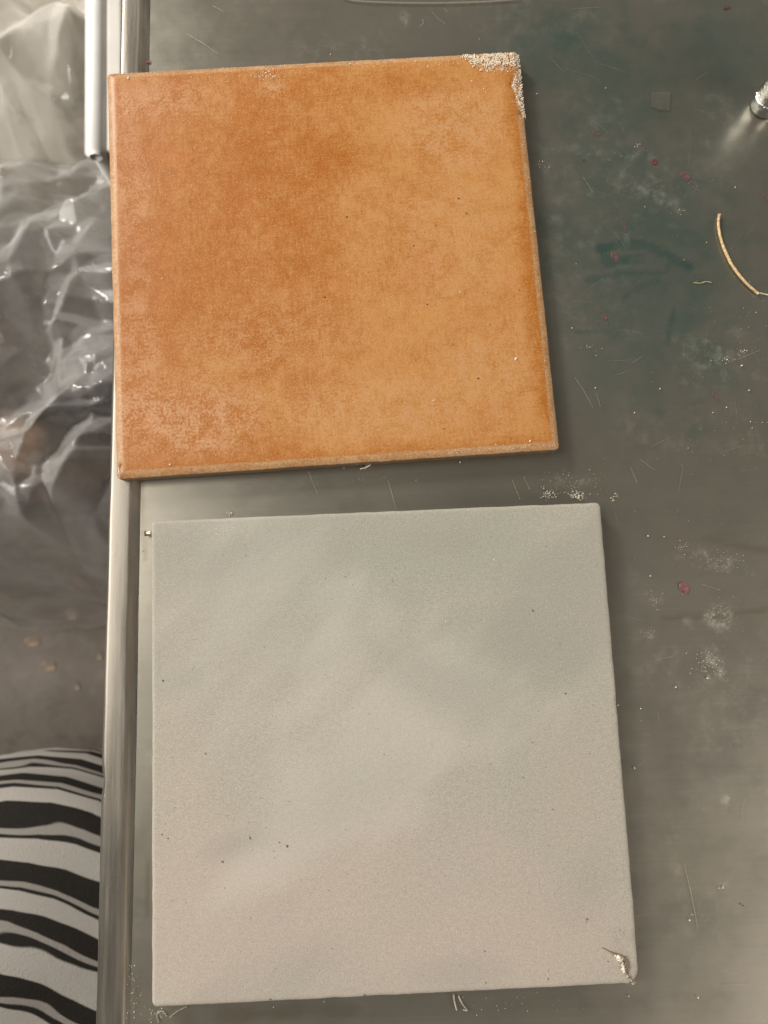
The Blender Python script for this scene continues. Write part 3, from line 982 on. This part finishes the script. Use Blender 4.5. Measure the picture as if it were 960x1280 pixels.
def smooth_path(pts, n):
    """Catmull-Rom through points"""
    P = [pts[0]] + list(pts) + [pts[-1]]
    out = []
    segs = len(pts) - 1
    for i in range(segs):
        for k in range(n):
            t_ = k / n
            a, b, c, d = P[i], P[i + 1], P[i + 2], P[i + 3]
            out.append(0.5 * ((2 * b) + (c - a) * t_ + (2 * a - 5 * b + 4 * c - d) * t_ ** 2 + (3 * b - a - 3 * c + d) * t_ ** 3))
    out.append(pts[-1])
    return out


st = empty('dried_stalk', at(915, 325, TS))
tag(st, 'thin curved straw-coloured dried stalk lying near the right edge', 'stalk')
STRAW = plain('straw', (0.56, 0.40, 0.21), 0.6, 0, 0.3, 700, 0.3)
off = st.location
pp = smooth_path([at(x, y, TS + 0.0010) for x, y in ((899, 268), (898, 282), (902, 302), (912, 326), (924, 344), (937, 358), (948, 367))], 6)
pp = [p - off for p in pp]
rad = [0.00072 - 0.0002 * abs(k / len(pp) - 0.5) for k in range(len(pp))]
rad[0] = 0.0010
V, F = tube(pp, rad, 10, True, 0.10, 4)
link('stem', pydata('stem', V, F), STRAW, st)
pp = [p - off for p in smooth_path([at(x, y, TS + 0.0008) for x, y in ((946, 366), (953, 367), (966, 370))], 4)]
V, F = tube(pp, [0.00035] * len(pp), 6)
link('fibre', pydata('fibre', V, F), plain('pale_fibre', (0.6, 0.55, 0.45), 0.7), st)

FIB = plain('yellow_fibre', (0.50, 0.42, 0.24), 0.7)
pp = smooth_path([at(x, y, TS + 0.0003) for x, y in ((867, 353), (875, 354), (882, 352), (889, 353))], 4)
V, F = tube(pp, [0.0002] * len(pp), 6)
o = link('short_fibre', pydata('short_fibre', V, F), FIB)
tag(o, 'tiny yellowish fibre left of the lower end of the stalk', 'fibre')
V, F = join([tube(smooth_path([at(x, y, TS + 0.0004) for x, y in q], 4), [0.00028] * (4 * (len(q) - 1) + 1), 6) for q in
             (((450, 586), (458, 584), (464, 580)), ((456, 586), (459, 582)))])
o = link('plaster_shred', pydata('plaster_shred', V, F), CRUMB)
tag(o, 'tiny pale shred at the lower edge of the orange tile', 'shred')
V, F = join([tube(smooth_path([at(x, y, TS + 0.0006) for x, y in q], 5), [0.0003] * (5 * (len(q) - 1) + 1), 6) for q in
             (((567, 1243), (568, 1252), (571, 1263)), ((573, 1245), (578, 1255), (584, 1263), (579, 1262)))])
o = link('plastic_curl', pydata('plastic_curl', V, F), plain('pale_curl', (0.55, 0.45, 0.37), 0.5))
tag(o, 'thin pale curl of plastic below the grey tile', 'plastic curl')
V, F = join([tube(smooth_path([at(x, y, TS + 0.0006) for x, y in q], 5), [0.00022] * (5 * (len(q) - 1) + 1), 6) for q in
             (((198, 1278), (196, 1268), (203, 1264), (208, 1270)), ((212, 1272), (222, 1264), (234, 1258)))])
o = link('glue_thread', pydata('glue_thread', V, F), plain('pale_glue', (0.33, 0.29, 0.225), 0.35))
tag(o, 'pale dried glue threads under the lower left tile corner', 'glue')
# stub of brass wire against the grey tile
pp = [at(181, 667, TS + 0.0022), at(184, 667, TS + 0.0022), at(190, 667, TS + 0.0022)]
V, F = tube(pp, [0.0011] * 3, 12)
o = link('metal_stub', pydata('metal_stub', V, F), plain('dull_brass', (0.55, 0.46, 0.30), 0.35, 0.8))
tag(o, 'tiny shiny metal stub beside the upper left of the grey tile', 'metal stub')

# small square of clear tape on the sheet
c = [at(x, y, TS + 0.0003) for x, y in ((815, 115), (838, 115), (837, 138), (823, 137), (814, 133))]
lo = [(p.x, p.y, TS) for p in c]; hi = [(p.x, p.y, TS + 0.0003 + 0.0002 * (k % 2)) for k, p in enumerate(c)]
nn = len(c)
F = [tuple(range(nn, 2 * nn))] + [tuple(reversed(range(nn)))] + [(k, (k + 1) % nn, (k + 1) % nn + nn, k + nn) for k in range(nn)]
t = NT('clear_tape')
t.p(Base_Color=(0.14, 0.14, 0.115), Roughness=0.3, Alpha=0.22)
V = lo + hi
area = sum(c[k].x * c[(k + 1) % nn].y - c[(k + 1) % nn].x * c[k].y for k in range(nn))
if area < 0: F = [tuple(reversed(q)) for q in F]
o = link('tape_piece', pydata('tape_piece', V, F), t.m, smooth=False)
tag(o, 'small square scrap of clear tape on the upper right table', 'tape')

# ------------------------------------------------------------------ chrome cylinder at the right edge
cp = at(954, 134, TS)
cyl = empty('chrome_cylinder', (cp.x, cp.y, TS))
tag(cyl, 'shiny chrome metal cylinder standing upright at the right edge', 'metal cylinder')
t = NT('scratched_chrome')
v = t.coord()
n1 = t.noise(v, 260, 4, 0.6, 1.2)
t.p(Base_Color=t.mix(n1, (0.60, 0.57, 0.56), (0.80, 0.78, 0.76)), Metallic=1.0, Roughness=t.ramp(n1, 0.3, 0.7, 0.10, 0.24), Normal=t.bump(n1, 0.5, 0.0012))
CHROME = t.m


def lathe(profile, seg=40):
    V, F = [], []
    for r, z in profile:
        for i in range(seg):
            V.append((r * math.cos(2 * PI * i / seg), r * math.sin(2 * PI * i / seg), z))
    for k in range(len(profile) - 1):
        for i in range(seg):
            F.append((k * seg + i, k * seg + (i + 1) % seg, (k + 1) * seg + (i + 1) % seg, (k + 1) * seg + i))
    F.append(tuple(reversed(range(seg))))
    F.append(tuple(range((len(profile) - 1) * seg, len(profile) * seg)))
    return V, F


R0 = 0.0067
V, F = lathe([(R0 - 0.0012, 0), (R0 - 0.0003, 0.0004), (R0, 0.0014), (R0, 0.009), (R0, 0.018), (R0, 0.040), (R0 - 0.0006, 0.0408), (R0 - 0.002, 0.041)])
link('body', pydata('body', V, F), CHROME, cyl)
V, F = lathe([(R0 + 0.0001, 0.0064), (R0 + 0.0007, 0.0068), (R0 + 0.0007, 0.0080), (R0 + 0.0001, 0.0084)])
link('collar', pydata('collar', V, F), CHROME, cyl)

# ------------------------------------------------------------------ thin pale thread at the top edge
pp = smooth_path([at(x, y, TS + 0.0005) for x, y in ((428, -3), (445, 1), (490, 3.2), (540, 3.8), (600, 2.4), (650, -1))], 6)
V, F = tube(pp, [0.00035] * len(pp), 8)
t = NT('clear_thread')
t.p(Base_Color=(0.36, 0.33, 0.27), Roughness=0.4, Alpha=0.4)
o = link('plastic_thread', pydata('plastic_thread', V, F), t.m)
tag(o, 'thin pale plastic thread along the top edge above the orange tile', 'thread')

# ------------------------------------------------------------------ white rack left of the table
RZ = -0.30
a, b = at(121, -260, RZ), at(120, 193, RZ)
rack = empty('white_rack', (b.x, b.y, -0.9))
tag(rack, 'white tubular rack rail running beside the table at upper left', 'rack')
WHITE = plain('white_enamel', (0.80, 0.78, 0.74), 0.35, 0, 0.04, 40)
off = rack.location


def rounded_tube(pts, r, seg=20):
    P = [p - off for p in pts]
    d0 = (P[0] - P[1]).normalized(); d1 = (P[-1] - P[-2]).normalized()
    path = [P[0] + d0 * r * 0.3] + P + [P[-1] + d1 * r * 0.3]
    return tube(path, [r * 0.6] + [r] * len(P) + [r * 0.6], seg)


V, F = rounded_tube([a, (a + b) / 2, b], 0.0094)
link('rail', pydata('rail', V, F), WHITE, rack)
for e, nm in ((a + (b - a) * 0.05, 'post'), (b - (b - a) * 0.02, 'post')):
    V, F = rounded_tube([Vector((e.x, e.y, RZ - 0.006)), Vector((e.x, e.y, -0.6)), Vector((e.x, e.y, -0.897))], 0.0075)
    link(nm, pydata(nm, V, F), WHITE, rack)
V, F = box(0.0100, 0.0250, 0.0, (a - b).length, 0.575, 0.604)
q = link('side_panel', pydata('side_panel', V, F), plain('grey_enamel', (0.50, 0.475, 0.43), 0.5, 0, 0.06, 30), rack, smooth=False)
q.rotation_euler = (0, 0, math.atan2(a.y - b.y, a.x - b.x) - PI / 2)
bev = q.modifiers.new('bevel', 'BEVEL'); bev.width = 0.003; bev.segments = 3


# ------------------------------------------------------------------ crumpled plastic bags
def facets(x, y, size, stretch, ang, seed):
    """piecewise flat crumple: random heights joined by straight creases on a triangle lattice"""
    ca, sa = math.cos(ang), math.sin(ang)
    u = (x * ca + y * sa) / (size * stretch); q = (-x * sa + y * ca) / size
    k = (u + q) * 0.3660254
    i, j = np.floor(u + k), np.floor(q + k)
    fu, fq = u + k - i, q + k - j
    h00 = _hash(i, j, seed); h11 = _hash(i + 1, j + 1, seed)
    h10 = _hash(i + 1, j, seed); h01 = _hash(i, j + 1, seed)
    lo = h00 + (h10 - h00) * (fu - fq) + (h11 - h00) * fq
    hi = h00 + (h01 - h00) * (fq - fu) + (h11 - h00) * fu
    return np.where(fu > fq, lo, hi) - 0.5


def bag(name, cx, cy, rx, ry, z0, hgt, seed, folds, amp, mat, lab, power=4.0, rot=0.0, N=330):
    r_ = random.Random(seed)
    u = np.linspace(-1, 1, N)
    U, W = np.meshgrid(u, u)
    # square to disc-like outline
    x = U * np.sqrt(1 - 0.42 * W * W); y = W * np.sqrt(1 - 0.42 * U * U)
    edge = np.maximum(abs(U), abs(W))
    dome = (1 - edge ** power) ** 0.6
    X = x * rx; Y = y * ry
    wx = X + (fbm(X * 8, Y * 8, seed, 2) - .5) * 0.05
    wy = Y + (fbm(X * 8 + 9, Y * 8, seed + 4, 2) - .5) * 0.05
    Zf = np.zeros_like(X)
    for sc_, am_, st_, an_ in folds:
        Zf += amp * am_ * facets(wx, wy, sc_, st_, an_, seed + int(sc_ * 1000))
    Z = z0 + hgt * dome + Zf * np.minimum(1, dome * 1.6)
    Z = np.maximum(Z, z0)
    X = X + (fbm(X * 12, Y * 12, seed + 7, 3) - .5) * 0.04; Y = Y + (fbm(X * 12 + 3, Y * 12, seed + 8, 3) - .5) * 0.04
    V = [tuple(p) for p in np.stack([X.ravel(), Y.ravel(), (Z - z0).ravel()], 1)]
    F = [(j * N + i, j * N + i + 1, (j + 1) * N + i + 1, (j + 1) * N + i) for j in range(N - 1) for i in range(N - 1)]
    per = [i for i in range(N)] + [j * N + N - 1 for j in range(1, N)] + [(N - 1) * N + i for i in range(N - 2, -1, -1)] + [j * N for j in range(N - 2, 0, -1)]
    F.append(tuple(reversed(per)))
    o = link(name, pydata(name, V, F), mat)
    o.location = (cx, cy, z0)
    o.rotation_euler = (0, 0, rot)
    tag(o, lab, 'plastic bag', 'clear plastic bags left of the table')
    return o


CLEAR = mat_film('clear_film', (0.74, 0.73, 0.71), 0.30, 0.50, 0.07)
MILKY = mat_film('milky_film', (0.88, 0.84, 0.76), 1.1, 0.4, 0.28)
c1 = at(40, 415, -0.45)
bag('plastic_bag', c1.x - 0.10, c1.y, 0.36, 0.315, -0.9, 0.50, 5, ((0.11, 1.0, 2.2, 0.5), (0.075, 0.5, 2.5, 2.4), (0.04, 0.40, 2.0, 1.1), (0.018, 0.14, 1.8, 0.2)), 0.11, CLEAR, 'crumpled clear plastic bag heaped beside the orange tile')
c2 = at(30, 70, -0.5)
bag('plastic_bag', c2.x - 0.08, c2.y + 0.13, 0.34, 0.30, -0.9, 0.46, 9, ((0.12, 1.0, 2.0, 2.1), (0.07, 0.6, 2.5, 0.9), (0.04, 0.25, 2.0, 0.1), (0.02, 0.08, 2.0, 1.0)), 0.14, MILKY, 'milky plastic bag behind the clear one, left of the white rail')


def lump(cx, cy, z0, rx, ry, rz, seed, mat, lab):
    bmx = bmesh.new()
    bmesh.ops.create_icosphere(bmx, subdivisions=4, radius=1.0)
    for v_ in bmx.verts:
        p_ = v_.co
        n_ = float(fbm(np.array([p_.x * 1.7 + p_.z + seed]), np.array([p_.y * 1.7 - p_.z]), seed, 3)[0] - 0.5)
        q_ = max(abs(p_.x), abs(p_.y), abs(p_.z)) ** -0.55 * (1 + 0.35 * n_)
        v_.co = Vector((p_.x * rx * q_, p_.y * ry * q_, max(-rz, p_.z * rz * q_) + rz))
    me_ = bpy.data.meshes.new('clay_lump'); bmx.to_mesh(me_); bmx.free()
    o_ = link('clay_lump', me_, mat)
    o_.location = (cx, cy, z0)
    tag(o_, lab, 'clay lump', 'lumps inside the clear bag')


q = at(15, 545, -0.62)
lump(q.x - 0.08, q.y, -0.898, 0.13, 0.055, 0.14, 71, plain('brown_clay', (0.20, 0.115, 0.06), 0.8, 0, 0.3, 40, 0.4), 'brown lump seen through the lower part of the clear bag')
q = at(85, 400, -0.62)
lump(q.x - 0.03, q.y, -0.898, 0.13, 0.13, 0.17, 75, plain('dark_clay', (0.065, 0.055, 0.048), 0.8, 0, 0.3, 40, 0.4), 'dark lump seen through the middle of the clear bag')


# ------------------------------------------------------------------ seated person's striped trouser leg
person = empty('person', (-0.45, -0.2, -0.9))
tag(person, "leg in black and white striped trousers beside the table's lower left edge", 'person')
off = person.location
path = smooth_path([Vector((-0.95, -0.17, -0.36)), Vector((-0.70, -0.175, -0.335)), Vector((-0.42, -0.205, -0.325)), Vector((-0.28, -0.190, -0.322)),
                    Vector((-0.15, -0.265, -0.345)), Vector((-0.10, -0.285, -0.42)), Vector((-0.13, -0.27, -0.55)), Vector((-0.24, -0.245, -0.72)), Vector((-0.37, -0.215, -0.845))], 10)
SEG = 96
V, UVv = [], []
for k, p in enumerate(path):
    t_ = k / (len(path) - 1)
    d = (path[min(k + 1, len(path) - 1)] - path[max(k - 1, 0)]).normalized()
    side = Vector((0, 1, 0)); side = (side - d * side.dot(d)).normalized()
    nrm = d.cross(side) * -1
    ry = 0.150 * (1 - t_) + 0.045 * t_ if t_ > 0.45 else 0.150 - 0.02 * (t_ / 0.45)
    ry += 0.016 * math.exp(-((p.x + 0.285) / 0.05) ** 2) if p.z > -0.4 else 0
    rz = ry * 0.74
    for i in range(SEG):
        a = 2 * PI * i / SEG
        wr = float(fbm(np.array([p.x * 7 + p.z * 5 + 3 * math.cos(a)]), np.array([a * 1.1 + p.x * 3]), 500, 3)[0] - 0.5)
        wr2 = float(fbm(np.array([p.x * 16 + a * 2]), np.array([a * 5.0 - p.x * 9]), 520, 2)[0] - 0.5)
        s = 1 + 0.14 * wr + 0.06 * wr2
        q = p + side * math.sin(a) * ry * s + nrm * math.cos(a) * rz * s
        V.append(tuple(q - off))
        UVv.append((t_, i / SEG))
F = []
FU = []
for k in range(len(path) - 1):
    for i in range(SEG):
        F.append((k * SEG + i, k * SEG + (i + 1) % SEG, (k + 1) * SEG + (i + 1) % SEG, (k + 1) * SEG + i))
        t0, t1 = k / (len(path) - 1), (k + 1) / (len(path) - 1)
        FU.append([(t0, i / SEG), (t0, (i + 1) / SEG), (t1, (i + 1) / SEG), (t1, i / SEG)])
F.append(tuple(range(SEG))); FU.append([(0, 0)] * SEG)
F.append(tuple(range((len(path) - 1) * SEG, len(path) * SEG))); FU.append([(1, 0)] * SEG)
me = pydata('trouser_leg', V, F)
uvl = me.uv_layers.new(name='UVMap')
uvl.data.foreach_set('uv', [c for poly in FU for uvp in poly for c in uvp])
bmx = bmesh.new(); bmx.from_mesh(me); bmesh.ops.recalc_face_normals(bmx, faces=bmx.faces); bmx.to_mesh(me); bmx.free()
link('trouser_leg', me, mat_stripes(), person)
# tan shoe on the floor
SV, SF = [], []
toe = at(120, 938, -0.86) - off
secs = [(x_ + 0.245, w_, h_, 0) for x_, w_, h_, _ in [(-0.245, 0.024, 0.050, 0.0), (-0.235, 0.034, 0.075, 0), (-0.19, 0.038, 0.085, 0), (-0.14, 0.036, 0.075, 0), (-0.09, 0.042, 0.058, 0), (-0.045, 0.046, 0.045, 0), (-0.018, 0.038, 0.036, 0), (0.0, 0.018, 0.022, 0)]]
for x, wd, ht, _ in secs:
    for i in range(20):
        a = 2 * PI * i / 20
        z = ht * 0.5 + ht * 0.5 * math.copysign(abs(math.sin(a)) ** 0.7, math.sin(a))
        SV.append((toe.x - 0.02 + x, toe.y - 0.035 + wd * math.copysign(abs(math.cos(a)) ** 0.8, math.cos(a)), z + 0.001))
for k in range(len(secs) - 1):
    for i in range(20):
        SF.append((k * 20 + i, k * 20 + (i + 1) % 20, (k + 1) * 20 + (i + 1) % 20, (k + 1) * 20 + i))
SF += [tuple(range(20)), tuple(reversed(range((len(secs) - 1) * 20, len(secs) * 20)))]
link('shoe', pydata('shoe', SV, SF), plain('tan_leather', (0.50, 0.27, 0.12), 0.5, 0, 0.2, 60), person)

# ------------------------------------------------------------------ pale splashes on the floor
SPL = plain('pale_splash', (0.27, 0.21, 0.155), 0.8, 0, 0.35, 60)
for k, (px, py, r, lab) in enumerate(((61, 832, 0.011, 'largest round pale splash on the floor below the bag'), (40, 802, 0.013, 'ragged pale splash on the floor just above the largest one'),
                                      (89, 768, 0.010, 'round pale splash on the floor nearest the plastic bag'), (96, 858, 0.006, 'small pale splash on the floor near the table edge'),
                                      (124, 820, 0.006, 'small pale splash on the floor touching the table edge'))):
    o = link('floor_splash', drop_mesh('floor_splash', r, r * (0.7 if k == 1 else 0.95), 0.3 * k, k + 40, 0.0012), SPL)
    p = at(px, py, -0.899)
    o.location = (p.x, p.y, -0.8995)
    tag(o, lab, 'splash', 'pale splashes on the floor')
